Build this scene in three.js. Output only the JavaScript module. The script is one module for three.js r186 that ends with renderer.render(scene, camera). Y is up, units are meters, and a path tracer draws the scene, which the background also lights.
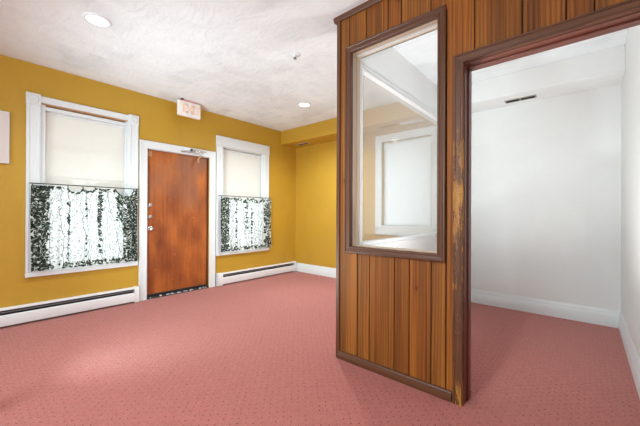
import * as THREE from 'three';
import { RoundedBoxGeometry } from 'three/addons/geometries/RoundedBoxGeometry.js';
import { mergeGeometries, toCreasedNormals } from 'three/addons/utils/BufferGeometryUtils.js';
import { FontLoader } from 'three/addons/loaders/FontLoader.js';
import { TextGeometry } from 'three/addons/geometries/TextGeometry.js';
import { RectAreaLightUniformsLib } from 'three/addons/lights/RectAreaLightUniformsLib.js';

// ------------------------------------------------------------------ measured planes (metres)
const XL = -4.297, ZB = -4.248, ZP = -1.914, XR = 0.2725, CEIL = 2.654, ZREAR = 2.6;
const ZPB = -2.034, XSIN = -1.34, XSOUT = -1.45, SOFY = 2.405, SOFZ = -3.858;

// ------------------------------------------------------------------ camera, sky, large lights, exposure
const scene = new THREE.Scene();
const renderer = new THREE.WebGLRenderer({ antialias: true });
renderer.toneMapping = THREE.LinearToneMapping;
renderer.toneMappingExposure = 1.2;
renderer.shadowMap.enabled = true;
RectAreaLightUniformsLib.init();

const camera = new THREE.PerspectiveCamera(2 * Math.atan(213 / 306.9) * 180 / Math.PI, 640 / 426, 0.05, 60);
camera.position.set(0, 1.12, 0);
camera.rotation.order = 'YXZ';
camera.rotation.set(0.0024, 0.7119, 0.0043);

scene.background = new THREE.Color(0.90, 0.99, 1.03);     // overcast daylight outside the windows
scene.backgroundIntensity = 1.9;

const REAR_TINT = new THREE.Color(0.81, 0.985, 1.04);  // cool tint of the added rear light
// fill light added inside the made-up window behind the camera
const addedRearLight = new THREE.RectAreaLight(REAR_TINT, 7.6, 1.9, 1.3);
addedRearLight.position.set(-1.3, 1.65, 2.52);
addedRearLight.lookAt(-1.3, 1.65, -5);
scene.add(addedRearLight);

const ADDED_UPLIGHT = 25, ADDED_OFFICE_UPLIGHT = 12;   // candela of the two added floor uplights
const LAMP_POWER = 12;            // candela of one recessed ceiling lamp

// ------------------------------------------------------------------ helpers
function rng(seed) { let a = seed >>> 0; return () => { a = (a + 0x6D2B79F5) | 0; let t = Math.imul(a ^ (a >>> 15), 1 | a); t = (t + Math.imul(t ^ (t >>> 7), 61 | t)) ^ t; return ((t ^ (t >>> 14)) >>> 0) / 4294967296; }; }
function hash(x, y, s) { let h = Math.imul(x | 0, 374761393) + Math.imul(y | 0, 668265263) + Math.imul(s | 0, 1442695041); h = Math.imul(h ^ (h >>> 13), 1274126177); return ((h ^ (h >>> 16)) >>> 0) / 4294967296; }
function vnoise(x, y, s = 0) {
  const xi = Math.floor(x), yi = Math.floor(y), fx = x - xi, fy = y - yi, u = fx * fx * (3 - 2 * fx), v = fy * fy * (3 - 2 * fy);
  const a = hash(xi, yi, s), b = hash(xi + 1, yi, s), c = hash(xi, yi + 1, s), d = hash(xi + 1, yi + 1, s);
  return a + (b - a) * u + (c - a) * v + (a - b - c + d) * u * v;
}
function fbm(x, y, s = 0, o = 4) { let t = 0, w = 0.5, n = 0; for (let i = 0; i < o; i++) { t += w * vnoise(x, y, s + i * 17); n += w; x *= 2.03; y *= 2.03; w *= 0.5; } return t / n; }
const clamp = (x, a = 0, b = 1) => Math.min(b, Math.max(a, x));
const sstep = (a, b, x) => { const t = clamp((x - a) / (b - a)); return t * t * (3 - 2 * t); };
const mix = (a, b, t) => a.map((x, i) => x + (b[i] - x) * t);

// f(u, v) in metres -> [r,g,b] 0..255 (sRGB) ; texture spans w x h metres
function makeTex(px, py, w, h, f, srgb = true) {
  const d = new Uint8Array(px * py * 4);
  for (let j = 0; j < py; j++) for (let i = 0; i < px; i++) {
    const c = f((i + 0.5) / px * w, (j + 0.5) / py * h), k = (j * px + i) * 4;
    d[k] = clamp(c[0], 0, 255); d[k + 1] = clamp(c[1], 0, 255); d[k + 2] = clamp(c[2], 0, 255); d[k + 3] = 255;
  }
  const t = new THREE.DataTexture(d, px, py, THREE.RGBAFormat);
  t.magFilter = THREE.LinearFilter; t.minFilter = THREE.LinearMipmapLinearFilter; t.generateMipmaps = true;
  t.wrapS = t.wrapT = THREE.RepeatWrapping; t.repeat.set(1 / w, 1 / h);
  if (srgb) t.colorSpace = THREE.SRGBColorSpace;
  t.needsUpdate = true;
  return t;
}
const std = (color, roughness = 0.6, more = {}) => new THREE.MeshStandardMaterial({ color, roughness, ...more });
const phys = (o) => new THREE.MeshPhysicalMaterial(o);

// uv in metres from the position, by the way a face points; grain (v) upright, or along the length when flip is set
function worldUV(g, flip = false, du = 0, dv = 0) {
  if (g.index) g = g.toNonIndexed();
  const p = g.attributes.position, uv = new Float32Array(p.count * 2), a = new THREE.Vector3(), b = new THREE.Vector3(), c = new THREE.Vector3();
  for (let i = 0; i < p.count; i += 3) {
    a.fromBufferAttribute(p, i); b.fromBufferAttribute(p, i + 1); c.fromBufferAttribute(p, i + 2);
    const n = b.clone().sub(a).cross(c.clone().sub(a)), nx = Math.abs(n.x), ny = Math.abs(n.y), nz = Math.abs(n.z);
    [a, b, c].forEach((q, k) => {
      let u, v;
      if (ny >= nx && ny >= nz) { u = q.x; v = q.z; } else if (nx >= nz) { u = q.z; v = q.y; } else { u = q.x; v = q.y; }
      if (flip) [u, v] = [v, u];
      uv[(i + k) * 2] = u + du; uv[(i + k) * 2 + 1] = v + dv;
    });
  }
  g.setAttribute('uv', new THREE.BufferAttribute(uv, 2));
  return g;
}
function boxG(x0, x1, y0, y1, z0, z1, r = 0, flip = false, du = 0, dv = 0) {
  const w = Math.abs(x1 - x0), h = Math.abs(y1 - y0), d = Math.abs(z1 - z0);
  const g = r ? new RoundedBoxGeometry(w, h, d, 1, Math.min(r, w / 2.01, h / 2.01, d / 2.01)) : new THREE.BoxGeometry(w, h, d);
  g.translate((x0 + x1) / 2, (y0 + y1) / 2, (z0 + z1) / 2);
  return worldUV(g, flip, du, dv);
}
// prism: closed profile [[a,b]...] swept from s0 to s1; map(a,b,s) -> [x,y,z]
function prismG(profile, s0, s1, map, crease = 0.6) {
  const n = profile.length, P = [], U = [];
  const len = [0]; for (let i = 0; i < n; i++) { const q = profile[(i + 1) % n], p = profile[i]; len.push(len[i] + Math.hypot(q[0] - p[0], q[1] - p[1])); }
  const e = (v, p) => (typeof v === 'function' ? v(p) : v);
  const push = (p, s, l) => { P.push(...map(p[0], p[1], s)); U.push(l, s); };
  for (let i = 0; i < n; i++) {
    const p = profile[i], q = profile[(i + 1) % n], l0 = len[i], l1 = len[i + 1];
    push(p, e(s0, p), l0); push(q, e(s0, q), l1); push(q, e(s1, q), l1);
    push(p, e(s0, p), l0); push(q, e(s1, q), l1); push(p, e(s1, p), l0);
  }
  const tri = THREE.ShapeUtils.triangulateShape(profile.map((p) => new THREE.Vector2(p[0], p[1])), []);
  for (const t of tri) {
    for (const k of [0, 1, 2]) { const p = profile[t[k]]; P.push(...map(p[0], p[1], e(s0, p))); U.push(p[0], p[1]); }
    for (const k of [0, 2, 1]) { const p = profile[t[k]]; P.push(...map(p[0], p[1], e(s1, p))); U.push(p[0], p[1]); }
  }
  let g = new THREE.BufferGeometry();
  g.setAttribute('position', new THREE.Float32BufferAttribute(P, 3));
  g.setAttribute('uv', new THREE.Float32BufferAttribute(U, 2));
  g = toCreasedNormals(g, crease);
  return g;
}
// one mitred side of a frame round the rectangle r = [u0,v0,u1,v1]; profile [[a outward from the opening, d proud]...]
function frameSide(r, profile, side, place, crease) {
  const [u0, v0, u1, v1] = r;
  if (side === 'left') return prismG(profile, (p) => v0 - p[0], (p) => v1 + p[0], (a, d, s) => place(u0 - a, s, d), crease);
  if (side === 'right') return prismG(profile, (p) => v0 - p[0], (p) => v1 + p[0], (a, d, s) => place(u1 + a, s, d), crease);
  if (side === 'top') return prismG(profile, (p) => u0 - p[0], (p) => u1 + p[0], (a, d, s) => place(s, v1 + a, d), crease);
  return prismG(profile, (p) => u0 - p[0], (p) => u1 + p[0], (a, d, s) => place(s, v0 - a, d), crease);
}
const numbers = {};
const numbered = (name) => { const k = numbers[name] = (numbers[name] ?? -1) + 1; return k ? name + '_' + String(k).padStart(3, '0') : name; };
function mesh(name, g, mat, parent) {
  const base = parent?.userData.base;
  if (base) g.translate(-base[0], -base[1], -base[2]);
  const m = new THREE.Mesh(g, mat); m.name = name; m.castShadow = m.receiveShadow = true;
  if (parent) { parent.add(m); if (base) m.userData.base = base; }
  return m;
}
function top(o, label, category, kind, group) {
  o.userData.label = label; o.userData.category = category;
  if (kind) o.userData.kind = kind;
  if (group) o.userData.group = group;
  return o;
}
// a Group at the thing's base; parts are written in world coordinates
function thing(name, label, category, at = [0, 0, 0], kind, group) {
  const o = new THREE.Group(); o.name = /_\d+$/.test(name) ? name : numbered(name); o.position.set(...at); o.userData.base = at; scene.add(o);
  return top(o, label, category, kind, group);
}
function structure(name, g, mat, label, category) { const m = mesh(name, g, mat); scene.add(m); return top(m, label, category, 'structure'); }
function tube(pts, r, seg = 24, rad = 8) { return new THREE.TubeGeometry(new THREE.CatmullRomCurve3(pts.map((p) => new THREE.Vector3(...p))), seg, r, rad, false); }
function cyl(r0, r1, h, at, axis = 'y', seg = 24) {
  const g = new THREE.CylinderGeometry(r0, r1, h, seg);
  if (axis === 'x') g.rotateZ(-Math.PI / 2);      // top end towards +x
  if (axis === 'z') g.rotateX(Math.PI / 2);       // top end towards +z
  g.translate(...at); return g;
}
function lathe(pts, at, axis = 'y', seg = 32) {
  const g = new THREE.LatheGeometry(pts.map((p) => new THREE.Vector2(p[0], p[1])), seg);
  if (axis === 'x') g.rotateZ(-Math.PI / 2);
  g.translate(...at); return g;
}
// a wall slab in the plane (u,v) with rectangular holes [u0,v0,u1,v1]
function wallG(u0, v0, u1, v1, thick, holes, place) {
  const s = new THREE.Shape([[u0, v0], [u1, v0], [u1, v1], [u0, v1]].map((p) => new THREE.Vector2(...p)));
  for (const [a, b, c, d] of holes) s.holes.push(new THREE.Path([[a, b], [a, d], [c, d], [c, b]].map((p) => new THREE.Vector2(...p))));
  let g = new THREE.ExtrudeGeometry(s, { depth: thick, bevelEnabled: false });
  if (g.index) g = g.toNonIndexed();
  const p = g.attributes.position;
  for (let i = 0; i < p.count; i++) { const q = place(p.getX(i), p.getY(i), p.getZ(i)); p.setXYZ(i, ...q); }
  // keep outward winding whatever the placement does
  const e = place(1, 0, 0), f = place(0, 1, 0), h = place(0, 0, 1), o = place(0, 0, 0);
  const A = new THREE.Vector3(...e).sub(new THREE.Vector3(...o)), B = new THREE.Vector3(...f).sub(new THREE.Vector3(...o)), C = new THREE.Vector3(...h).sub(new THREE.Vector3(...o));
  if (A.cross(B).dot(C) < 0) for (let i = 0; i < p.count; i += 3) { const x = p.getX(i + 1), y = p.getY(i + 1), z = p.getZ(i + 1); p.setXYZ(i + 1, p.getX(i + 2), p.getY(i + 2), p.getZ(i + 2)); p.setXYZ(i + 2, x, y, z); }
  g.deleteAttribute('uv'); g = worldUV(g); g.computeVertexNormals();
  return g;
}

// ------------------------------------------------------------------ materials
const carpetTex = makeTex(1024, 1024, 0.8, 0.8, (u, v) => {
  // looped pile with a diamond lattice of small dark tufts
  const pitch = 0.8 / 14, row = Math.floor(v / (pitch / 2)), off = (row & 1) * pitch / 2;
  const cx = (Math.floor((u - off) / pitch) + 0.5) * pitch + off, cy = (row + 0.5) * pitch / 2;
  const ci = Math.floor((u - off) / pitch), jit = hash(((ci % 14) + 14) % 14, row, 5), jit2 = hash(((ci % 14) + 14) % 14, row, 6);
  const dx = u - cx - (jit - 0.5) * 0.008, dy = v - cy - (jit2 - 0.5) * 0.006;
  const rr = 0.0034 + 0.0024 * jit2;
  const dot = (jit > 0.35 ? 1 : 0.35) * (1 - sstep(rr * 0.5, rr, Math.hypot(dx, dy)));
  const pile = vnoise(u * 260, v * 260, 2) - 0.5, soft = vnoise(u * 40, v * 40, 3) - 0.5;
  const wrapFade = 1;
  const k = 1 + 0.07 * pile + 0.04 * soft * wrapFade;
  return mix([176 * k, 103 * k, 95 * k], [74, 28, 32], dot * 0.9);
});
const carpetBump = makeTex(512, 512, 0.4, 0.4, (u, v) => { const n = 255 * vnoise(u * 250, v * 250, 9); return [n, n, n]; }, false);
const M = {};
M.carpet = phys({ color: 0xffffff, roughness: 0.96, sheen: 0.7, sheenColor: new THREE.Color(1, 0.82, 0.76), sheenRoughness: 0.55, map: carpetTex, bumpMap: carpetBump, bumpScale: 0.0025 });

const plasterTex = makeTex(1024, 1024, 3.6, 3.6, (u, v) => {
  const wx = fbm(u * 1.6, v * 1.6, 31, 3), wy = fbm(u * 1.6 + 9, v * 1.6, 37, 3);
  const a = fbm(u * 1.5 + 1.4 * wx, v * 3.2 + 1.4 * wy, 41, 5), b = fbm(u * 9 + 3 * wy, v * 4 + 3 * wx, 43, 4);
  const k = 236 - 14 * sstep(0.45, 0.75, a) * (0.4 + 0.6 * b) - 10 * (b - 0.4);
  return [k * 0.985, k * 0.997, k];
});
const plasterBump = makeTex(1024, 1024, 2.4, 2.4, (u, v) => {
  const wx = fbm(u * 3, v * 3, 51, 3), wy = fbm(u * 3 + 5, v * 3, 53, 3);
  const sw = Math.abs(fbm(u * 6 + 2.5 * wx, v * 11 + 2.5 * wy, 55, 4) - 0.5) * 2, gr = fbm(u * 40, v * 40, 57, 2);
  const n = 255 * clamp(0.75 * (1 - sw) + 0.25 * gr); return [n, n, n];
}, false);
M.plaster = std(0xffffff, 0.9, { map: plasterTex, bumpMap: plasterBump, bumpScale: 0.006 });
const rollBump = makeTex(512, 512, 0.5, 0.5, (u, v) => { const n = 255 * fbm(u * 90, v * 90, 61, 3); return [n, n, n]; }, false);
const mustardTex = makeTex(512, 512, 2, 2, (u, v) => { const k = 1 + 0.05 * (fbm(u * 3, v * 3, 71, 4) - 0.5); return [190 * k, 145 * k, 42 * k]; });
M.mustard = std(0xffffff, 0.55, { map: mustardTex, bumpMap: rollBump, bumpScale: 0.0006 });
const whiteTex = makeTex(512, 512, 2, 2, (u, v) => { const k = 1 + 0.03 * (fbm(u * 3, v * 3, 75, 4) - 0.5); return [231 * k, 231 * k, 229 * k]; });
M.whiteWall = std(0xffffff, 0.5, { map: whiteTex, bumpMap: rollBump, bumpScale: 0.0006 });
M.white = std(0xdedfdf, 0.38);                       // gloss trim paint
M.whiteMetal = std(0xe6e2e2, 0.4);
M.slot = std(0x2c2c2e, 0.7);
M.fin = std(0x8d8d90, 0.45, { metalness: 0.7 });
M.chrome = std(0xd8d9da, 0.22, { metalness: 1 });
M.darkMetal = std(0x4a4a4a, 0.45, { metalness: 0.8 });

const woodAt = (tone) => (u, v) => {
  const warp = fbm(u * 3, v * 0.55, 81 + tone, 3);
  const ring = 0.5 + 0.5 * Math.sin((u * 48 + 5 * warp) * 6.283);
  const streak = fbm(u * 70, v * 1.1, 83 + tone, 4), fine = vnoise(u * 420, v * 5, 85 + tone), band = fbm(u * 14, v * 0.35, 87 + tone, 3);
  const line = Math.pow(vnoise(u * 210 + 3 * warp, v * 0.9, 89 + tone), 3);
  let t = 0.16 * ring + 0.50 * streak + 0.22 * fine + 0.55 * (band - 0.5) + 0.35 * line;
  let c = mix([182, 113, 43], [98, 55, 19], clamp(t * 1.25 - 0.14));
  // knots: a dark eye with the grain swung round it
  for (let k = 0; k < 5; k++) {
    const kx = hash(k, 3, 90 + tone) * 0.8, ky = hash(k, 4, 90 + tone) * 2.8, d = Math.hypot((u - kx) / 0.007, (v - ky) / 0.012);
    c = mix(c, [88, 42, 22], 0.85 * Math.exp(-d * d) + 0.22 * Math.exp(-d * d / 16));
  }
  // dark checks along the grain
  const chk = vnoise(u * 160 + 2 * fbm(u * 5, v * 3, 92, 2), v * 2.2, 93 + tone);
  if (chk > 0.93) c = mix(c, [80, 42, 22], (chk - 0.93) / 0.07 * 0.8);
  return c;
};
const panelTex = [0, 40].map((t) => makeTex(768, 1024, 0.8, 2.8, woodAt(t)));
M.boards = [[0, 0xffffff], [1, 0xf4efe8], [0, 0xece2d8], [1, 0xfff4e6]].map(([t, c]) => phys({ color: c, roughness: 0.55, specularIntensity: 0.6, map: panelTex[t], bumpMap: panelTex[t], bumpScale: 0.0004 }));
const darkWood = (a, b) => (u, v) => { const s = fbm(u * 90, v * 1.5, 101, 4), f = vnoise(u * 500, v * 8, 103); return mix(a, b, clamp(0.8 * s + 0.3 * f)); };
const casingTex = makeTex(512, 1024, 0.4, 2.8, darkWood([124, 76, 46], [74, 42, 25]));
M.casing = std(0xffffff, 0.4, { map: casingTex });
const jambTex = makeTex(512, 1024, 0.4, 2.8, darkWood([128, 60, 34], [74, 30, 18]));
M.jamb = std(0xffffff, 0.35, { map: jambTex });
M.groove = std(0x2a180e, 0.8);
const linerTex = makeTex(256, 512, 0.3, 2, darkWood([214, 196, 176], [186, 162, 138]));
M.liner = std(0xffffff, 0.5, { map: linerTex });
// the door post whose stain has been rubbed and chipped off to bare wood (u across the face in metres, v height)
const postTex = makeTex(256, 2048, 0.16, 2.2, (u, v) => {
  const base = mix([124, 76, 44], [72, 40, 22], clamp(0.7 * fbm(u * 90, v * 1.5, 111, 4) + 0.35 * vnoise(u * 300, v * 12, 113)));
  const blot = fbm(u * 60, v * 9, 115, 4), speck = vnoise(u * 420, v * 170, 117), scr = vnoise(u * 260, v * 26, 119);
  const zone = sstep(0.94, 1.06, v + 0.25 * (blot - 0.5)) * (1 - sstep(1.42, 1.58, v + 0.35 * (scr - 0.5)));
  let k = zone * sstep(0.36, 0.5, blot + 0.4 * (speck - 0.5) + 0.15 * (scr - 0.5));
  k = Math.max(k, sstep(0.60, 0.66, v) * (1 - sstep(0.9, 1.1, v)) * (scr > 0.72 && blot > 0.47 ? 0.9 : 0));
  k = Math.max(k, (scr > 0.86 && speck > 0.5 ? 0.7 : 0) * (1 - sstep(1.5, 1.7, v)));
  k = Math.max(k, (1 - sstep(0.10, 0.2, v + 0.3 * (blot - 0.5))) * (blot > 0.5 ? 1 : 0.15));
  return mix(base, mix([206, 150, 62], [150, 96, 36], speck), clamp(k));
});
M.post = std(0xffffff, 0.5, { map: postTex });
const doorTex = makeTex(512, 1024, 0.9, 2.0, (u, v) => {
  const w = fbm(u * 2.2, v * 1.1, 121, 4), g = fbm(u * 34, v * 1.4, 123, 4), b = fbm(u * 5 + w, v * 2.4, 125, 5), f = vnoise(u * 260, v * 6, 127);
  let c = mix([186, 102, 42], [112, 50, 22], clamp(1.3 * b - 0.28 + 0.5 * (g - 0.5) + 0.16 * (f - 0.5)));
  const haze = fbm(u * 3.6 + 4, v * 1.9, 129, 5) * (0.35 + 0.65 * sstep(0.8, 1.5, v));             // greyed, weather-bleached finish
  c = mix(c, [140, 90, 72], 0.6 * sstep(0.34, 0.6, haze));
  const sc = vnoise(u * 30 + 3 * w, v * 140, 131); if (sc > 0.955) c = mix(c, [214, 160, 110], 0.5);
  return c;
});
M.door = std(0xffffff, 0.36, { map: doorTex, bumpMap: doorTex, bumpScale: 0.0006 });
M.tan = std(0xb98a5c, 0.6);
M.glass = phys({ color: 0xffffff, transmission: 1, roughness: 0.02, thickness: 0, ior: 1.5 });
M.hazeGlass = phys({ color: 0xf2f2f0, transmission: 0.88, roughness: 0.03, thickness: 0, ior: 1.5 });  // milky share stands in for the white reflection haze on the side pane
const shadeTex = makeTex(512, 512, 1, 1, (u, v) => { const w = 0.5 * vnoise(u * 500, v * 60, 141) + 0.5 * vnoise(u * 60, v * 500, 143); const k = 0.975 + 0.04 * w; return [224 * k, 218 * k, 208 * k]; });
M.shade = phys({ color: 0xffffff, map: shadeTex, transmission: 0.12, roughness: 1, thickness: 0, ior: 1.1 });
M.rosette = std(0xe9e8e6, 0.38);

// ------------------------------------------------------------------ the room shell
const T = 0.16;   // outer wall thickness
structure('floor', boxG(XL - T, XR + T, -0.12, 0, ZB - T, ZREAR + T), M.carpet, 'rose red carpet with small dark flecks', 'floor');
structure('ceiling', boxG(XL - T, XR + T, CEIL, CEIL + 0.12, ZB - T, ZREAR + T), M.plaster, 'white trowelled plaster ceiling', 'ceiling');

// openings in the left wall: [z0,y0,z1,y1]
const W1 = { z0: -1.33, z1: -0.51, y0: 0.51, y1: 2.265, o0: -1.434, o1: -0.405, top: 2.335 };
const W2 = { z0: -3.452, z1: -2.632, y0: 0.51, y1: 2.165, o0: -3.558, o1: -2.524, top: 2.322 };
const DR = { z0: -2.41, z1: -1.546, y1: 1.962, o0: -2.516, o1: -1.455, top: 2.057 };
structure('wall_left', wallG(ZB - T, -0.08, ZREAR + T, CEIL, T, [[W1.z0, W1.y0, W1.z1, W1.y1], [W2.z0, W2.y0, W2.z1, W2.y1], [DR.z0, -0.05, DR.z1, DR.y1]], (u, v, d) => [XL - d, v, u]), M.mustard, 'mustard yellow wall with the wooden door and two windows', 'wall');
// window in the back wall, seen through both panes of the office
const W3 = { x0: -2.395, x1: -1.62, y0: 0.93, y1: 2.235, o0: -2.5, o1: -1.515, top: 2.34 };
structure('wall_back', wallG(XL, 0, XSOUT + 0.05, CEIL, T, [[W3.x0, W3.y0, W3.x1, W3.y1]], (u, v, d) => [u, v, ZB - d]), M.mustard, 'mustard yellow end wall beyond the panelled partition', 'wall');
structure('wall_office_back', boxG(XSOUT + 0.05, XR + T, 0, CEIL, ZB - T, ZB), M.whiteWall, 'plain white back wall seen through the doorway', 'wall');
structure('wall_right', boxG(XR, XR + T, 0, CEIL, ZB, ZREAR + T), M.whiteWall, 'white wall at the right edge of the doorway view', 'wall');
structure('wall_rear', wallG(XL, 0, XR, CEIL, T, [[-2.25, 1.0, -0.35, 2.3]], (u, v, d) => [u, v, ZREAR + d]), M.whiteWall, 'white wall behind the viewpoint with an added wide window', 'wall');
structure('ceiling_soffit', boxG(XL, XSOUT + 0.02, SOFY, CEIL, ZB, SOFZ, 0.004), M.mustard, 'mustard boxed soffit along the top of the end wall', 'soffit');
structure('ceiling_soffit_001', boxG(XSIN - 0.02, XR, SOFY + 0.012, CEIL, ZB, SOFZ - 0.006, 0.004), M.whiteWall, 'white boxed soffit above the blank back wall', 'soffit');
{ // glazing of the window added behind the camera for its light
  const w = thing('window_4', 'added wide window in the wall behind the viewpoint', 'window', [-1.05, 1.0, ZREAR], 'structure');
  const pr = [[-0.05, 0], [0.08, 0], [0.08, 0.02], [-0.05, 0.02]];
  for (const s of ['left', 'right', 'top', 'bottom']) mesh('frame', frameSide([-2.25, 1.0, -0.35, 2.3], pr, s, (u, v, d) => [u, v, ZREAR - d]), M.white, w);
  mesh('pane', boxG(-2.25, -0.35, 1.0, 2.3, ZREAR + 0.06, ZREAR + 0.062), M.glass, w);
}
// side wall of the office with its own wide window, running from the partition to the back wall
const SW = { z0: -3.98, z1: -2.062, y0: 0.885, y1: 2.27 };
structure('wall_office_side', wallG(ZB, 0, ZPB, CEIL, XSIN - XSOUT, [[SW.z0, SW.y0, SW.z1, SW.y1]], (u, v, d) => [XSOUT + d, v, u]), M.whiteWall, 'white side wall behind the panelled partition, pierced by a wide window', 'wall');
{
  const w = thing('window_5', 'white framed interior window in the side wall behind the partition glass', 'window', [XSIN, SW.y0, (SW.z0 + SW.z1) / 2], 'structure');
  const R = [SW.z0, SW.y0, SW.z1, SW.y1], pl = (u, v, d) => [XSIN + d, v, u];
  const head = [[-0.012, -0.045], [0.03, -0.045], [0.03, 0.004], [0.024, 0.012], [0.014, 0.006], [0.008, 0.006], [0.004, 0.012], [-0.012, 0.012]];
  for (const [n, s] of [['head_trim', 'top'], ['sill_trim', 'bottom'], ['side_trim', 'left']]) mesh(n, frameSide(R, head, s, pl), M.white, w);
  mesh('side_trim', boxG(XSIN - 0.05, XSIN + 0.004, SW.y0, SW.y1, SW.z1 - 0.004, SW.z1 + 0.02, 0.002), M.white, w);
  mesh('pane', boxG(XSIN - 0.037, XSIN - 0.034, SW.y0 - 0.005, SW.y1 + 0.005, SW.z0, SW.z1), M.hazeGlass, w);
}

// ------------------------------------------------------------------ baseboards
const bbProfile = [[0, 0], [0.018, 0], [0.018, 0.118], [0.014, 0.124], [0.014, 0.132], [0.011, 0.146], [0.006, 0.156], [0.004, 0.166], [0, 0.166]];
structure('baseboard_back', prismG(bbProfile, XL + 0.02, XSOUT, (d, y, s) => [s, y, ZB + d]), M.white, 'white moulded baseboard under the mustard end wall', 'baseboard');
structure('baseboard_office', prismG(bbProfile, XSIN, XR, (d, y, s) => [s, y, ZB + d]), M.white, 'white moulded baseboard along the blank white back wall', 'baseboard');
structure('baseboard_right', prismG(bbProfile, ZB, ZPB, (d, y, s) => [XR - d, y, s]), M.white, 'white baseboard along the wall at the right edge', 'baseboard');

// ------------------------------------------------------------------ windows of the left wall
function sash(w, R, z, place, bars) {
  const pr = [[-0.045, 0], [0, 0], [0, 0.03], [-0.04, 0.03], [-0.045, 0.025]];
  for (const s of ['left', 'right', 'top', 'bottom']) mesh('sash', frameSide(R, pr, s, (u, v, d) => place(u, v, z + d)), M.white, w);
  for (const b of bars) mesh('sash_bar', b, M.white, w);
}
{
  const w = thing('window_1', 'white cased window with carved corner blocks left of the wooden door', 'window', [XL, W1.y0, (W1.z0 + W1.z1) / 2], 'structure');
  const P = 0.022, cw = W1.o1 - W1.z1;
  // fluted side casings, corner blocks with turned rosettes, flat head
  for (const [z0, z1] of [[W1.z1, W1.o1], [W1.o0, W1.z0]]) {
    const a = Math.min(z0, z1), b = Math.max(z0, z1), m = (a + b) / 2;
    mesh('side_casing', prismG([[a, 0], [b, 0], [b, P], [m + 0.030, P], [m + 0.024, P - 0.006], [m - 0.024, P - 0.006], [m - 0.030, P], [a, P]], W1.y0, W1.top - cw, (z, d, s) => [XL + d, s, z]), M.white, w);
    const blk = mesh('corner_block', boxG(XL, XL + 0.03, W1.top - cw, W1.top + 0.008, a - 0.004, b + 0.004, 0.003), M.white, w);
    mesh('rosette', lathe([[0, 0.009], [0.008, 0.009], [0.014, 0.003], [0.022, 0.002], [0.03, 0.008], [0.038, 0.008], [0.042, 0]], [XL + 0.029, W1.top - cw / 2, m], 'x', 32), M.white, blk);
  }
  mesh('head_casing', prismG([[W1.y1, 0], [W1.top - 0.004, 0], [W1.top - 0.004, P - 0.002], [W1.top - 0.012, P + 0.004], [W1.top - 0.022, P - 0.002], [W1.y1, P - 0.004]], W1.z0, W1.z1, (y, d, s) => [XL + d, y, s]), M.white, w);
  mesh('sill', boxG(XL - 0.10, XL + 0.035, W1.y0 - 0.05, W1.y0, W1.o0 - 0.003, W1.o1 + 0.003, 0.006), M.white, w);
  // jamb lining and inner stops
  mesh('jamb', boxG(XL - T, XL, W1.y0, W1.y1, W1.z1 - 0.012, W1.z1), M.white, w);
  mesh('jamb', boxG(XL - T, XL, W1.y0, W1.y1, W1.z0, W1.z0 + 0.012), M.white, w);
  mesh('head_jamb', boxG(XL - T, XL - 0.004, W1.y1 - 0.012, W1.y1, W1.z0 + 0.012, W1.z1 - 0.012), M.tan, w);
  mesh('stop', boxG(XL - 0.055, XL - 0.008, W1.y0, W1.y1 - 0.012, W1.z1 - 0.046, W1.z1 - 0.012, 0.004), M.white, w);
  mesh('stop', boxG(XL - 0.055, XL - 0.008, W1.y0, W1.y1 - 0.012, W1.z0 + 0.012, W1.z0 + 0.030, 0.004), M.white, w);
  sash(w, [W1.z0 + 0.012, W1.y0, W1.z1 - 0.012, W1.y1 - 0.012], XL - 0.13, (u, v, d) => [d, v, u], [boxG(XL - 0.13, XL - 0.10, 1.82, 1.865, W1.z0 + 0.05, W1.z1 - 0.05, 0.003)]);
  mesh('pane', boxG(XL - 0.118, XL - 0.115, W1.y0 + 0.02, W1.y1 - 0.03, W1.z0 + 0.03, W1.z1 - 0.03), M.glass, w);
}
{
  const w = thing('window_2', 'white flat cased window between the wooden door and the corner', 'window', [XL, W2.y0, (W2.z0 + W2.z1) / 2], 'structure');
  const P = 0.022;
  mesh('side_casing', boxG(XL, XL + P, W2.y0, W2.y1, W2.z1, W2.o1, 0.003), M.white, w);
  mesh('side_casing', boxG(XL, XL + P, W2.y0, W2.y1, W2.o0, W2.z0, 0.003), M.white, w);
  mesh('head_casing', boxG(XL, XL + P + 0.004, W2.y1, W2.top, W2.o0 - 0.008, W2.o1 + 0.004, 0.004), M.white, w);
  mesh('sill', boxG(XL - 0.10, XL + 0.035, W2.y0 - 0.045, W2.y0, W2.o0 - 0.003, W2.o1 + 0.003, 0.006), M.white, w);
  mesh('jamb', boxG(XL - T, XL, W2.y0, W2.y1, W2.z1 - 0.012, W2.z1), M.white, w);
  mesh('jamb', boxG(XL - T, XL, W2.y0, W2.y1, W2.z0, W2.z0 + 0.012), M.white, w);
  mesh('head_jamb', boxG(XL - T, XL - 0.004, W2.y1 - 0.012, W2.y1, W2.z0 + 0.012, W2.z1 - 0.012), M.white, w);
  mesh('stop', boxG(XL - 0.055, XL - 0.008, W2.y0, W2.y1 - 0.012, W2.z1 - 0.034, W2.z1 - 0.012, 0.004), M.white, w);
  mesh('stop', boxG(XL - 0.055, XL - 0.008, W2.y0, W2.y1 - 0.012, W2.z0 + 0.012, W2.z0 + 0.030, 0.004), M.white, w);
  sash(w, [W2.z0 + 0.012, W2.y0, W2.z1 - 0.012, W2.y1 - 0.012], XL - 0.13, (u, v, d) => [d, v, u], [boxG(XL - 0.13, XL - 0.10, 1.66, 1.70, W2.z0 + 0.05, W2.z1 - 0.05, 0.003)]);
  mesh('pane', boxG(XL - 0.118, XL - 0.115, W2.y0 + 0.02, W2.y1 - 0.03, W2.z0 + 0.03, W2.z1 - 0.03), M.glass, w);
}
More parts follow.
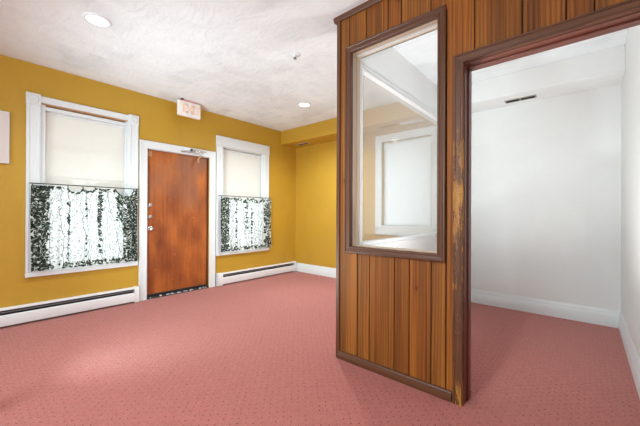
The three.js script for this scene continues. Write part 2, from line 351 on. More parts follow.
{
  const w = thing('window_3', 'white framed window in the end wall, seen through the partition glass', 'window', [(W3.x0 + W3.x1) / 2, W3.y0, ZB], 'structure');
  const R = [W3.x0, W3.y0, W3.x1, W3.y1], pl = (u, v, d) => [u, v, ZB + d];
  const pr = [[0, 0], [0.105, 0], [0.105, 0.022], [0.095, 0.026], [0.085, 0.020], [0.02, 0.020], [0.012, 0.026], [0, 0.022]];
  for (const [n, s] of [['side_casing', 'left'], ['side_casing', 'right'], ['head_casing', 'top']]) mesh(n, frameSide(R, pr, s, pl), M.white, w);
  mesh('apron', boxG(W3.o0, W3.o1, 0.80, W3.y0 - 0.02, ZB, ZB + 0.02, 0.003), M.white, w);
  mesh('sill', boxG(W3.o0, W3.o1, W3.y0 - 0.02, W3.y0 + 0.012, ZB - 0.08, ZB + 0.028, 0.004), M.white, w);
  sash(w, R, ZB - 0.12, pl.length ? (u, v, d) => [u, v, d] : pl, [boxG(W3.x0, W3.x1, 1.56, 1.60, ZB - 0.12, ZB - 0.09, 0.003)]);
  mesh('pane', boxG(W3.x0, W3.x1, W3.y0, W3.y1, ZB - 0.108, ZB - 0.105), M.glass, w);
}
// roller shades
function shadeThing(label, at, axis, a0, a1, yb, yt, d, cloth = M.shade) {
  const t = thing('roller_shade', label, 'window shade', at, null, 'pale roller shades drawn over the windows');
  const m = (a, y, e) => (axis === 'z' ? [d + e, y, a] : [a, y, d + e]);
  // the cloth hangs with a slight belly
  const N = 12, K = 24, P = [], U = [], I = [];
  for (let j = 0; j <= K; j++) for (let i = 0; i <= N; i++) {
    const f = i / N, y = yb + (yt - 0.03 - yb) * j / K, a = a0 + (a1 - a0) * f;
    P.push(...m(a, y, 0.004 * Math.sin(f * Math.PI) * Math.sin(j / K * Math.PI) + 0.0015 * Math.sin(f * 19 + j * 0.3))); U.push(a, y);
  }
  for (let j = 0; j < K; j++) for (let i = 0; i < N; i++) { const k = j * (N + 1) + i; I.push(k, k + 1, k + N + 2, k, k + N + 2, k + N + 1); }
  const g = new THREE.BufferGeometry(); g.setAttribute('position', new THREE.Float32BufferAttribute(P, 3)); g.setAttribute('uv', new THREE.Float32BufferAttribute(U, 2)); g.setIndex(I); g.computeVertexNormals();
  mesh('cloth', g, cloth, t);
  const r = axis === 'z' ? cyl(0.017, 0.017, a1 - a0, [d - 0.004, yt - 0.02, (a0 + a1) / 2], 'z') : cyl(0.017, 0.017, a1 - a0, [(a0 + a1) / 2, yt - 0.02, d - 0.004], 'x');
  mesh('roller', r, M.white, t);
  const b = axis === 'z' ? boxG(d - 0.005, d + 0.006, yb - 0.012, yb + 0.012, a0, a1, 0.003) : boxG(a0, a1, yb - 0.012, yb + 0.012, d - 0.005, d + 0.006, 0.003);
  mesh('bottom_bar', b, M.white, t);
  return t;
}
shadeThing('cream roller shade in the corner-block window left of the door', [XL - 0.065, 1.36, (W1.z0 + W1.z1) / 2], 'z', W1.z0 + 0.014, W1.z1 - 0.014, 1.36, 2.215, XL - 0.068);
shadeThing('cream roller shade in the window between door and corner', [XL - 0.065, 1.36, (W2.z0 + W2.z1) / 2], 'z', W2.z0 + 0.014, W2.z1 - 0.014, 1.33, W2.y1 - 0.014, XL - 0.068);
shadeThing('white shade of the end wall window behind the partition glass', [(W3.x0 + W3.x1) / 2, W3.y0 + 0.03, ZB - 0.05], 'x', W3.x0 + 0.01, W3.x1 - 0.01, W3.y0 + 0.035, W3.y1 - 0.005, ZB - 0.055, phys({ color: 0xeef2f6, transmission: 0.2, roughness: 1, thickness: 0, ior: 1.1 }));
{
  const w = scene.getObjectByName('window_1');
  mesh('head_rail', boxG(XL - 0.05, XL - 0.012, 2.200, 2.236, W1.z0 + 0.03, W1.z1 - 0.046, 0.003), M.white, w);
}

// ------------------------------------------------------------------ cafe curtains: thin cloth printed with dark foliage
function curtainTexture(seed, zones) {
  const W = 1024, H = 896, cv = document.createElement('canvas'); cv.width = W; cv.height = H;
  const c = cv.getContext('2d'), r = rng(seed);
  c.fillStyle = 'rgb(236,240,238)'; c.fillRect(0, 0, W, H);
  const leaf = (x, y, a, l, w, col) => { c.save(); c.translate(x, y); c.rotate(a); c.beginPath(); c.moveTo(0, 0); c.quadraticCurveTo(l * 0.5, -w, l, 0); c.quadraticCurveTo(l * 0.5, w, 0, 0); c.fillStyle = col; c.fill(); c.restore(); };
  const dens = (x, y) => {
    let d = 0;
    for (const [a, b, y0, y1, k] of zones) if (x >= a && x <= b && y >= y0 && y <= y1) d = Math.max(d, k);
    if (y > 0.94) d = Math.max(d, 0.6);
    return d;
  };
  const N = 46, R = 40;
  // dark border ground: print, with the missing backlight at the sides painted in
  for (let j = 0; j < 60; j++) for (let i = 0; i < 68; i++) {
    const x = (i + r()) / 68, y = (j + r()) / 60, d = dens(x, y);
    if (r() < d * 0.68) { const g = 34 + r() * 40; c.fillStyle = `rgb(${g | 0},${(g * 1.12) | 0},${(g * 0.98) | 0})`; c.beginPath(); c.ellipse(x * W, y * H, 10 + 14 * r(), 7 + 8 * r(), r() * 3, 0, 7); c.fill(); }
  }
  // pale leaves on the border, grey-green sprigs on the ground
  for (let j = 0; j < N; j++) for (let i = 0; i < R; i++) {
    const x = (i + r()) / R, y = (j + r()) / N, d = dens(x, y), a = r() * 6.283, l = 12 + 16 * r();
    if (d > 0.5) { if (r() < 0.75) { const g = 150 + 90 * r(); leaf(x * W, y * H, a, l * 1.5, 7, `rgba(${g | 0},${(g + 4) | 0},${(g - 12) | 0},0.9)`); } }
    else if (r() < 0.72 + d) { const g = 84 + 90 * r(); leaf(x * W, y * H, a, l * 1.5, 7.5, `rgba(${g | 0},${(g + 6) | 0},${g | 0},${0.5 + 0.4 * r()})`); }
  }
  // winding upright strokes: stems that also paint in the grey fold shade
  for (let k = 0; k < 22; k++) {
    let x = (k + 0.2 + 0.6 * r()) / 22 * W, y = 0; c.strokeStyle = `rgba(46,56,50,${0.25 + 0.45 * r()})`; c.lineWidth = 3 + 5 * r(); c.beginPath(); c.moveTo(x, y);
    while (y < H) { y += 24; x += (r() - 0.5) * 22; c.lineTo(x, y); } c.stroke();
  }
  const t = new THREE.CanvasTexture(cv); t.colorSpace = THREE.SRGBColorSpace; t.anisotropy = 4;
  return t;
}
function curtain(label, zc0, zc1, yt, yb, seed, zones, sag) {
  const t = thing('cafe_curtain', label, 'curtain', [XL + 0.055, yb, (zc0 + zc1) / 2], null, 'foliage print cafe curtains');
  const N = 220, K = 26, P = [], U = [], I = [], r = rng(seed);
  const ph = Array.from({ length: 6 }, () => r() * 6.283);
  for (let j = 0; j <= K; j++) for (let i = 0; i <= N; i++) {
    const s = i / N, v = j / K;                                   // s runs with the picture, left to right; v from the top down
    const fold = Math.sin(s * 62 + 2.2 * Math.sin(s * 9 + ph[0]) + ph[1] + 0.5 * v) * 0.55 + Math.sin(s * 118 + ph[2] + 1.4 * Math.sin(v * 2 + s * 14)) * 0.3 + Math.sin(s * 25 + ph[3]) * 0.4;
    let drop = 0; for (const [a, b, h] of sag) if (s > a && s < b) drop = Math.max(drop, h * Math.pow(Math.sin((s - a) / (b - a) * Math.PI), 0.8));
    const y = yt - drop * (1 - v) * (1 - v) - (yt - yb) * v + 0.004 * Math.sin(s * 70 + ph[4]) * v;
    const edge = 1 - 0.5 * Math.exp(-v * 9);
    P.push(XL + 0.058 + 0.016 * fold * edge, y, zc0 + (zc1 - zc0) * s + 0.004 * Math.sin(v * 5 + s * 30)); U.push(s, 1 - v);
  }
  for (let j = 0; j < K; j++) for (let i = 0; i < N; i++) { const k = j * (N + 1) + i; I.push(k, k + N + 1, k + N + 2, k, k + N + 2, k + 1); }
  const g = new THREE.BufferGeometry(); g.setAttribute('position', new THREE.Float32BufferAttribute(P, 3)); g.setAttribute('uv', new THREE.Float32BufferAttribute(U, 2)); g.setIndex(I); g.computeVertexNormals();
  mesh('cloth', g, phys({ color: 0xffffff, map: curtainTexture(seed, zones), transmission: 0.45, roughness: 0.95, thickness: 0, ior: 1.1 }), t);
  // clips along the top edge
  const clips = new Set([0.01, 0.99]); for (const [a, b] of sag) { clips.add(a); clips.add(b); }
  for (const s of clips) mesh('clip', boxG(XL + 0.050, XL + 0.066, yt - 0.012, yt + 0.010, zc0 + (zc1 - zc0) * s - 0.004, zc0 + (zc1 - zc0) * s + 0.004, 0.002), M.darkMetal, t);
  return t;
}
function rod(label, z0, z1, y) {
  const t = thing('curtain_rod', label, 'curtain rod', [XL + 0.058, y, (z0 + z1) / 2], null, 'thin curtain rods');
  mesh('bar', cyl(0.0055, 0.0055, Math.abs(z1 - z0), [XL + 0.058, y, (z0 + z1) / 2], 'z', 12), M.darkMetal, t);
  for (const z of [z0, z1]) {
    mesh('end_bracket', boxG(XL + 0.022, XL + 0.064, y - 0.008, y + 0.008, z - 0.003, z + 0.003, 0.002), M.chrome, t);
  }
}
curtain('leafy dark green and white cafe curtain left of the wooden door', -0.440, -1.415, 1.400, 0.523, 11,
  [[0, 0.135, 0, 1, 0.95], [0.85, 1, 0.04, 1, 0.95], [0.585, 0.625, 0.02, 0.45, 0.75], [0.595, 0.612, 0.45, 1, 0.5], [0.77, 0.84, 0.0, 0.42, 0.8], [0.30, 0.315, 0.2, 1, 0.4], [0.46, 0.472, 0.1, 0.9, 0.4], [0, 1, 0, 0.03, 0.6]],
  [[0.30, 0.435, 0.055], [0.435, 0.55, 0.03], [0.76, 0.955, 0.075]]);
rod('thin curtain rod across the corner-block window left of the door', -0.424, -1.425, 1.418);
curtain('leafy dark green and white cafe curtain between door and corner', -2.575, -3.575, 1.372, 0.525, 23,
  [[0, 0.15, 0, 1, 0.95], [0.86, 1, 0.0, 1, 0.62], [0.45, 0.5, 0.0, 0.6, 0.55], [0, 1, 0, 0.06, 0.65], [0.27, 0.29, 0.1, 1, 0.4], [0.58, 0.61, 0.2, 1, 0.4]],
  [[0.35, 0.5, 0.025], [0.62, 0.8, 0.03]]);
rod('thin curtain rod across the window between door and corner', -2.545, -3.57, 1.392);

// ------------------------------------------------------------------ entrance door
{
  const d = thing('door_1', 'worn orange brown stained wooden door in a white frame', 'door', [XL, 0, (DR.z0 + DR.z1) / 2], 'structure');
  const F = XL - 0.045;                                              // face of the slab
  const slab = mesh('slab', boxG(F - 0.045, F, 0.028, DR.y1 - 0.006, DR.z0 + 0.006, DR.z1 - 0.006, 0.003, false, -DR.z0), M.door, d);
  for (const [n, y, r] of [['deadbolt', 1.222, 0.029], ['deadbolt', 1.068, 0.029]]) {
    mesh(n, lathe([[r, 0], [r, 0.006], [r * 0.8, 0.014], [r * 0.45, 0.016], [r * 0.42, 0.022], [0, 0.022]], [F, y, DR.z1 - 0.056], 'x'), M.chrome, slab);
  }
  mesh('knob', lathe([[0.032, 0], [0.032, 0.005], [0.012, 0.010], [0.011, 0.028], [0.020, 0.036], [0.026, 0.048], [0.024, 0.060], [0.012, 0.067], [0, 0.068]], [F, 0.912, DR.z1 - 0.056], 'x'), M.chrome, slab);
  mesh('repair_patch', boxG(F, F + 0.003, 1.868, 1.945, DR.z1 - 0.072, DR.z1 - 0.012, 0.001), M.tan, slab);
  mesh('kick_plate', boxG(F, F + 0.002, 0.028, 0.05, DR.z0 + 0.02, DR.z1 - 0.02, 0.001), M.darkMetal, slab);
  // jambs, stops and casings
  mesh('jamb', boxG(XL - T, XL, 0, DR.y1, DR.z1 - 0.001, DR.z1 + 0.002), M.white, d);
  mesh('jamb', boxG(XL - T, XL - 0.012, 0, DR.y1, DR.z0 - 0.002, DR.z0 + 0.004), M.casing, d);
  mesh('head_jamb', boxG(XL - T, XL, DR.y1 - 0.004, DR.y1 + 0.002, DR.z0, DR.z1), M.white, d);
  mesh('backing', boxG(XL - T - 0.01, XL - T + 0.04, 0, DR.y1, DR.z0, DR.z1), M.darkMetal, d);
  const pr = [[0, 0], [0.095, 0], [0.095, 0.022], [0.088, 0.028], [0.078, 0.024], [0.02, 0.018], [0.010, 0.020], [0, 0.014]];
  const R = [DR.z0 - 0.006, -0.3, DR.z1, DR.y1], pl = (u, v, e) => [XL + e, v, u];
  mesh('casing', prismG(pr, 0, (p) => DR.y1 + p[0], (a, e, s) => pl(DR.z1 + a, s, e)), M.white, d);
  mesh('casing', prismG(pr, 0, (p) => DR.y1 + p[0], (a, e, s) => pl(DR.z0 - 0.006 - a, s, e)), M.white, d);
  mesh('head_casing', frameSide(R, pr, 'top', pl), M.white, d);
  mesh('threshold', prismG([[-0.10, 0], [0.022, 0], [0.018, 0.008], [-0.02, 0.020], [-0.10, 0.022]], DR.z0, DR.z1, (e, y, s) => [XL + e, y, s]), M.darkMetal, d);
  // paint chips left on the threshold
  const r = rng(77), chips = [];
  for (let k = 0; k < 26; k++) { const z = DR.z0 + 0.03 + (DR.z1 - DR.z0 - 0.06) * Math.pow(r(), 1.0), w = 0.006 + 0.02 * r(), y = 0.008 + 0.010 * r(); chips.push(boxG(XL - 0.02 + 0.02 * r(), XL + 0.018, y, y + 0.006, z, z + w)); }
  mesh('paint_chip', mergeGeometries(chips), M.white, d).userData.kind = 'stuff';
  // closer arm screwed to the head casing
  const cz = -2.13, y = 2.022, arm = mesh('closer_bracket', boxG(XL + 0.02, XL + 0.036, y - 0.016, y + 0.012, cz - 0.05, cz + 0.03, 0.003), M.chrome, d);
  mesh('spindle', lathe([[0.016, 0], [0.016, 0.018], [0.010, 0.024], [0, 0.024]], [XL + 0.034, y - 0.002, cz + 0.012], 'x'), M.darkMetal, arm);
  mesh('closer_arm', tube([[XL + 0.05, y - 0.002, cz + 0.012], [XL + 0.06, y + 0.004, cz - 0.09], [XL + 0.05, y - 0.002, cz - 0.20]], 0.008, 16, 8), M.chrome, d);
  mesh('closer_arm', tube([[XL + 0.03, 1.985, cz + 0.16], [XL + 0.045, 1.988, cz + 0.02], [XL + 0.05, 1.985, cz - 0.16]], 0.008, 16, 8), M.chrome, d);
  mesh('hook_strap', tube([[XL + 0.02, 1.945, cz - 0.155], [XL + 0.03, 1.935, cz - 0.12], [XL + 0.03, 1.90, cz - 0.095], [XL + 0.03, 1.86, cz - 0.10]], 0.014, 20, 8), M.tan, d);
}
// white block between the heater end and the door casing
structure('trim_1', boxG(XL, XL + 0.03, 0, 0.105, -1.455, -1.44, 0.003), M.white, 'short white base block beside the door frame', 'trim');

// ------------------------------------------------------------------ baseboard heaters
function heater(label, z0, z1, caps) {
  const t = thing('baseboard_heater', label, 'heater', [XL, 0, (z0 + z1) / 2], null, 'white baseboard heaters');
  const X = (d) => XL + d, sw = (pr, a = z0, b = z1) => prismG(pr, a, b, (d, y, s) => [X(d), y, s], 0.7);
  mesh('back_plate', boxG(X(0.001), X(0.006), 0.012, 0.188, z0, z1), M.slot, t);
  mesh('top_cover', sw([[0.001, 0.182], [0.001, 0.190], [0.040, 0.190], [0.052, 0.184], [0.054, 0.172], [0.050, 0.170], [0.046, 0.180], [0.038, 0.184]]), M.whiteMetal, t);
  mesh('damper_blade', sw([[0.012, 0.150], [0.050, 0.156], [0.056, 0.152], [0.055, 0.147], [0.049, 0.150], [0.012, 0.145]]), M.fin, t);
  mesh('front_panel', sw([[0.058, 0.022], [0.064, 0.022], [0.066, 0.03], [0.064, 0.10], [0.060, 0.120], [0.050, 0.127], [0.048, 0.123], [0.055, 0.118], [0.058, 0.10]]), M.whiteMetal, t);
  mesh('fin_element', boxG(X(0.012), X(0.044), 0.045, 0.115, z0 + 0.03, z1 - 0.03), M.slot, t);
  for (const [a, b] of caps) mesh('end_cap', prismG([[0.0, 0.004], [0.066, 0.004], [0.070, 0.012], [0.070, 0.165], [0.060, 0.188], [0.05, 0.195], [0.0, 0.195]], a, b, (d, y, s) => [X(d), y, s], 0.5), M.whiteMetal, t);
}
heater('long white baseboard heater left of the door', -1.438, 1.7, [[-1.438, -1.388], [1.65, 1.7]]);
heater('white baseboard heater between the door and the corner', -4.215, -2.53, [[-2.615, -2.53], [-4.215, -4.17]]);

// ------------------------------------------------------------------ pale board on the wall at the left edge
{
  const t = thing('wall_panel', 'pale blank board on the mustard wall at the left edge', 'panel', [XL, 1.60, -0.1]);
  mesh('frame', boxG(XL, XL + 0.026, 1.597, 2.103, -0.286, 0.12, 0.004), M.white, t);
  mesh('face', boxG(XL + 0.024, XL + 0.029, 1.606, 2.094, -0.277, 0.111, 0.002), std(0xd9ccc6, 0.6), t);
}

// ------------------------------------------------------------------ panelled partition
{
  const w = thing('wall_partition', 'wood panelled partition wall with a tall glazed opening', 'wall', [(-1.45 + 0.27) / 2, 0, ZP], 'structure');
  const F = ZP - 0.012, x0 = -1.447, wx0 = -1.345, wx1 = -0.687, wy0 = 0.872, wy1 = 2.348, dx0 = -0.538, dx1 = 0.205, dy = 2.008;
  // core with the glazed opening and the doorway cut out
  mesh('core', wallG(x0, -0.08, XR, CEIL, F - ZPB - 0.001, [[wx0 - 0.012, wy0 - 0.012, wx1 + 0.012, wy1 + 0.012], [dx0, -0.05, dx1, dy]], (u, v, d) => [u, v, ZPB + 0.001 + d]), M.groove, w);
  mesh('office_lining', wallG(-1.40, -0.08, XR, CEIL, 0.012, [[wx0, wy0, wx1, wy1], [dx0, -0.05, dx1, dy]], (u, v, d) => [u, v, ZPB - 0.012 + d]), M.whiteWall, w);
  const r = rng(5), gap = 0.003;
  let k = 0;
  const board = (a, b, y0, y1) => { mesh('board', boxG(a + gap, b - gap, y0, y1, F - 0.004, ZP, 0.0025, false, r() * (0.8 - (b - a)) - a, r() * (2.8 - (y1 - y0)) - y0), M.boards[k++ % 4], w); };
  const low = [x0, -1.282, -1.177, -0.982, -0.874, -0.729, -0.638, -0.548];
  for (let i = 0; i + 1 < low.length; i++) if (i !== 6 && i !== 0) board(low[i], low[i + 1], 0.03, 0.85);
  const up = [x0, -1.362, -1.21, -1.035, -0.937, -0.735, -0.482, -0.252, -0.07, 0.033, 0.15, XR];
  for (let i = 0; i + 1 < up.length; i++) if (i !== 5 && i !== 0) board(up[i], up[i + 1], i < 5 ? 2.37 : 2.04, CEIL - 0.002);
  // boards that run the full height, notched round the openings: left edge, and between the two openings
  const notched = (pts, du, dv, mat) => {
    const bg = new THREE.ExtrudeGeometry(new THREE.Shape(pts.map((p) => new THREE.Vector2(...p))), { depth: 0.012, bevelEnabled: true, bevelThickness: 0.002, bevelSize: 0.002, bevelOffset: -0.002, bevelSegments: 1 });
    bg.translate(0, 0, ZP - 0.014);
    mesh('board', worldUV(bg, false, du, dv), mat, w);
  };
  const q = gap, TOP = CEIL - 0.002;
  notched([[-0.638 + q, 0.03], [-0.548, 0.03], [-0.548, 2.04], [-0.482 - q, 2.04], [-0.482 - q, TOP], [-0.735 + q, TOP], [-0.735 + q, 2.37], [-0.638 + q, 2.37]], 0.95, 0.05, M.boards[3]);
  notched([[x0 + q, 0.03], [-1.282 - q, 0.03], [-1.282 - q, 0.85], [-1.362 - q, 0.85], [-1.362 - q, TOP], [x0 + q, TOP]], 1.62, 0.08, M.boards[0]);
  board(-0.672, -0.638, 0.85, 2.37);                                     // behind the casing's right leg
  board(dx1 + 0.005, XR, 0.03, 2.04);
  mesh('corner_bead', prismG([[-1.474, ZP - 0.02], [-1.474, ZP + 0.010], [-1.470, ZP + 0.014], [-1.446, ZP + 0.014], [-1.442, ZP + 0.010], [-1.442, ZP], [-1.45, ZP], [-1.45, ZP - 0.02]], 0, CEIL - 0.03, (x, z, s) => [x, s, z]), M.casing, w);
  mesh('end_face', boxG(-1.472, -1.447, 0, CEIL - 0.001, ZPB, ZP - 0.018, 0.001), M.casing, w);
  mesh('base_trim', prismG([[0, 0], [0.018, 0], [0.018, 0.048], [0.012, 0.058], [0, 0.062]], x0, -0.60, (d, y, s) => [s, y, ZP + d]), M.casing, w);
  mesh('crown_trim', prismG([[0, CEIL - 0.034], [0.012, CEIL - 0.034], [0.020, CEIL - 0.026], [0.026, CEIL - 0.010], [0.026, CEIL], [0, CEIL]], -1.498, XR, (d, y, s) => [s, y, ZP + d]), M.casing, w);
  mesh('crown_return', boxG(-1.498, -1.447, CEIL - 0.034, CEIL - 0.0005, ZPB, ZP, 0.003), M.casing, w);

  // interior window
  const g = thing('window_6', 'tall interior window with dark brown casing in the panelled partition', 'window', [(wx0 + wx1) / 2, wy0, ZP], 'structure');
  const R = [wx0, wy0, wx1, wy1], pl = (u, v, d) => [u, v, ZP + d];
  const pr = [[-0.004, -0.02], [0.047, -0.002], [0.047, 0.012], [0.043, 0.017], [0.036, 0.018], [0.030, 0.013], [0.012, 0.011], [0.008, 0.016], [0.002, 0.016], [-0.004, 0.010]];
  for (const s of ['left', 'right', 'top', 'bottom']) {
    const q = s === 'right' ? pr.map(([a, d]) => [a * 1.25, d]) : pr;
    mesh('casing', frameSide(R, s === 'right' ? pr : q, s, pl, 0.5), M.casing, g);
  }
  const D = ZPB - 0.012;
  mesh('liner', boxG(wx0 - 0.012, wx0, wy0 - 0.012, wy1 + 0.012, D, ZP - 0.002), M.liner, g);
  mesh('liner', boxG(wx1, wx1 + 0.012, wy0 - 0.012, wy1 + 0.012, D, ZP - 0.002), M.liner, g);
  mesh('liner', boxG(wx0, wx1, wy1, wy1 + 0.012, D, ZP - 0.002, 0, true), M.liner, g);
  mesh('liner', boxG(wx0, wx1, wy0 - 0.012, wy0, D, ZP - 0.002, 0, true), M.liner, g);
  const bead = [[-0.010, -0.070], [0, -0.070], [0, -0.082], [-0.010, -0.082]];
  for (const s of ['left', 'right', 'top', 'bottom']) mesh('glazing_bead', frameSide(R, bead, s, pl), s === 'top' ? M.white : M.liner, g);
  mesh('pane', boxG(wx0, wx1, wy0, wy1, ZP - 0.0845, ZP - 0.0825), M.glass, g);

  // cased doorway, no leaf
  const t = thing('trim_2', 'dark brown chipped doorway casing around the open doorway', 'door frame', [dx0, 0, ZP], 'structure');
  const cp = [[0, -0.01], [0.057, -0.002], [0.057, 0.014], [0.053, 0.018], [0.046, 0.018], [0.042, 0.014], [0.016, 0.014], [0.012, 0.018], [0.004, 0.018], [0, 0.014]];
  const U = (gm) => worldUV(gm);
  let post = prismG(cp, 0, (p) => dy + p[0], (a, d, s) => [dx0 - a, s, ZP + d], 0.5);
  { const uv = post.attributes.uv; for (let i = 0; i < uv.count; i++) uv.setX(i, uv.getX(i) + 0.01); }
  mesh('post', post, M.post, t);
  mesh('head', prismG(cp, (p) => dx0 - p[0], dx1, (a, d, s) => [s, dy + a, ZP + d], 0.5), M.casing, t);
  mesh('jamb', boxG(dx0 - 0.001, dx0 + 0.004, 0, dy, ZPB - 0.014, ZP - 0.004, 0.001), M.jamb, t);
  mesh('stop', boxG(dx0 + 0.003, dx0 + 0.012, 0, dy, ZPB + 0.005, ZPB + 0.06, 0.003), M.jamb, t);
  mesh('head_jamb', boxG(dx0, dx1, dy - 0.004, dy + 0.001, ZPB - 0.014, ZP - 0.004, 0.001, true), M.jamb, t);
  mesh('head_stop', boxG(dx0, dx1, dy - 0.012, dy - 0.003, ZPB + 0.005, ZPB + 0.06, 0.003, true), M.jamb, t);
  mesh('jamb', boxG(dx1 - 0.004, dx1 + 0.001, 0, dy, ZPB - 0.014, ZP - 0.004, 0.001), M.jamb, t);
}

// ------------------------------------------------------------------ vents in the soffits
function vent(label, x0, x1, z0, z1, y, mat, frameMat) {
  const t = thing('air_vent', label, 'vent', [(x0 + x1) / 2, y, (z0 + z1) / 2], null);
  mesh('throat', boxG(x0 + 0.012, x1 - 0.012, y - 0.004, y - 0.001, z0 + 0.012, z1 - 0.012), M.slot, t);
  const pr = [[-0.014, 0], [0, 0], [0, 0.004], [-0.004, 0.008], [-0.014, 0.008]];
  for (const s of ['left', 'right', 'top', 'bottom']) mesh('frame', frameSide([x0, z0, x1, z1], pr, s, (u, v, d) => [u, y - d, v]), frameMat, t);
  const n = 5;
  for (let i = 0; i < n; i++) { const z = z0 + 0.02 + (z1 - z0 - 0.04) * (i + 0.5) / n; mesh('louver', prismG([[z - 0.003, y - 0.004], [z + 0.002, y - 0.009], [z + 0.0035, y - 0.008], [z - 0.0015, y - 0.003]], x0 + 0.012, x1 - 0.012, (a, b, s) => [s, b, a]), mat, t); }
  const m = (x0 + x1) / 2; mesh('divider', boxG(m - 0.006, m + 0.006, y - 0.010, y - 0.003, z0 + 0.01, z1 - 0.01, 0.001), frameMat, t);
  return t;
}
const bronze = std(0x4b463e, 0.5, { metalness: 0.3 }), bronzeFrame = std(0xa39c92, 0.5);
vent('dark metal air vent under the white soffit', -0.70, -0.40, -4.115, -4.015, SOFY + 0.012, bronze, bronzeFrame);
vent('small air vent under the mustard soffit near the corner', -4.05, -3.80, -4.11, -4.02, SOFY, bronze, bronzeFrame);
vent('pale air vent under the soffit, seen through the partition glass', -1.98, -1.68, -4.10, -4.01, SOFY, M.whiteMetal, M.whiteMetal);

// ------------------------------------------------------------------ recessed ceiling lamps
function downlight(x, z, label, power, target) {
  const t = thing('recessed_lamp', label, 'ceiling lamp', [x, CEIL, z], null, 'recessed ceiling lamps');
  mesh('trim_ring', lathe([[0.074, -0.004], [0.078, -0.010], [0.088, -0.010], [0.096, -0.004], [0.097, 0]], [x, CEIL, z]), M.white, t);
  const lens = mesh('lens', lathe([[0, -0.0165], [0.04, -0.0155], [0.066, -0.0115], [0.076, -0.006], [0.076, 0.0], [0, 0.0]], [x, CEIL, z]), std(0xffffff, 0.5, { emissive: new THREE.Color(1, 0.985, 0.96), emissiveIntensity: 1.0 }), t);
  const s = new THREE.SpotLight(new THREE.Color(0.84, 0.99, 1.03), power, 0, 1.38, 0.6, 2);
  s.position.set(0, -0.009, 0); s.castShadow = true; s.shadow.radius = 3.2; t.add(s); s.target.position.set(0, -2, 0); t.add(s.target);
}
downlight(-2.94, -0.685, 'round recessed ceiling lamp nearest the viewer at upper left', LAMP_POWER * 0.5);
downlight(-2.985, -3.115, 'small round recessed ceiling lamp near the mustard soffit', LAMP_POWER * 1.35);
downlight(-2.94, 1.75, 'added recessed ceiling lamp behind the viewpoint', LAMP_POWER * 0.3);  // unseen lamp, added as fill for the near room
downlight(-0.75, -0.2, 'added recessed ceiling lamp overhead in front of the partition', LAMP_POWER * 0.6);  // unseen lamp, added to light the partition face
// unseen floor lamps added to brighten the ceilings: one below the frame by the viewpoint, one behind the partition's door post
function addedUplight(x, z, aim, label, power, cone, tint) {
  const t = thing('added_floor_uplight', label, 'addedUplight', [x, 0, z]);
  mesh('can', lathe([[0.0, 0.002], [0.058, 0.002], [0.062, 0.008], [0.062, 0.15], [0.066, 0.155], [0.066, 0.165], [0.056, 0.165], [0.054, 0.15], [0, 0.148]], [x, 0, z]), M.darkMetal, t);
  mesh('lens', lathe([[0, 0.176], [0.03, 0.174], [0.048, 0.166], [0.052, 0.156], [0.052, 0.151], [0, 0.151]].reverse(), [x, 0, z]), std(0xffffff, 0.5, { emissive: new THREE.Color(1, 1, 1), emissiveIntensity: 1.0 }), t);
  const s = new THREE.SpotLight(new THREE.Color(...tint), power, 0, cone, 0.9, 2);
  s.position.set(0, 0.163, 0); s.castShadow = true; s.shadow.radius = 2.2; t.add(s); s.target.position.set(aim[0] - x, aim[1], aim[2] - z); t.add(s.target);
}
addedUplight(-2.5, 0.0, [-3.55, 2.45, -3.9], 'small dark added floor lamp beside the viewpoint', ADDED_UPLIGHT, 1.02, [0.81, 0.985, 1.04]);
addedUplight(-0.68, -2.25, [-0.5, CEIL, -3.0], 'small dark added floor lamp behind the chipped doorway casing', ADDED_OFFICE_UPLIGHT, 1.1, [0.93, 0.97, 0.985]);

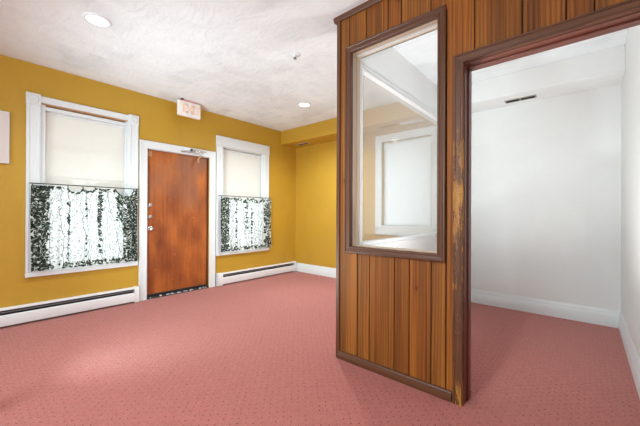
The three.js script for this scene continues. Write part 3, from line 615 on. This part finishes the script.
// ------------------------------------------------------------------ sprinkler head
{
  const at = [-2.115, CEIL, -2.075], t = thing('sprinkler_head', 'small white ceiling sprinkler head with a dark tip', 'sprinkler', at);
  mesh('escutcheon', lathe([[0, -0.016], [0.022, -0.016], [0.03, -0.013], [0.05, -0.005], [0.055, -0.001], [0.055, 0]], at), M.white, t);
  mesh('body', lathe([[0, -0.036], [0.008, -0.036], [0.012, -0.028], [0.016, -0.016], [0.016, -0.012]], at), M.chrome, t);
  mesh('deflector', lathe([[0, -0.046], [0.015, -0.044], [0.017, -0.042], [0.006, -0.039], [0, -0.036]], at), M.fin, t);
}

// ------------------------------------------------------------------ exit sign on a ceiling canopy
{
  const x = -4.10, y0 = 2.432, y1 = 2.638, z0 = -1.845, z1 = -2.165;
  const t = thing('exit_sign', 'white plastic exit sign with pale orange letters above the door', 'sign', [x, CEIL, (z0 + z1) / 2]);
  mesh('housing', boxG(x - 0.028, x + 0.018, y0, y1, z1, z0, 0.012), std(0xf0e8e2, 0.45), t);
  mesh('face_plate', boxG(x + 0.016, x + 0.021, y0 + 0.014, y1 - 0.014, z1 + 0.014, z0 - 0.014, 0.002), std(0xf6ece4, 0.4), t);
  mesh('canopy', boxG(x - 0.04, x + 0.03, y1 - 0.002, CEIL - 0.0005, z1 + 0.06, z0 - 0.05, 0.004), std(0xd9a09a, 0.5), t);  // pink is the red glow of the sign, put into the canopy colour
  mesh('mount_bolt', cyl(0.018, 0.02, 0.016, [x + 0.02, CEIL - 0.008, z0 - 0.055]), M.darkMetal, t);
  const font = await new FontLoader().loadAsync('fonts/droid/droid_sans_bold.typeface.json');
  const orange = std(0xf9d6c2, 0.5), size = 0.115, adv = [0, 0.062, 0.132, 0.174];
  'EXIT'.split('').forEach((ch, i) => {
    const g = new TextGeometry(ch, { font, size, depth: 0.002, curveSegments: 4 });
    g.rotateY(Math.PI / 2);                                  // reads towards -z, faces +x
    g.translate(x + 0.021, (y0 + y1) / 2 - size / 2 + 0.002, z0 - 0.045 - adv[i]);
    mesh('letter', g, orange, t);
  });
}

scene.traverse((o) => { delete o.userData.base; });
renderer.render(scene, camera);
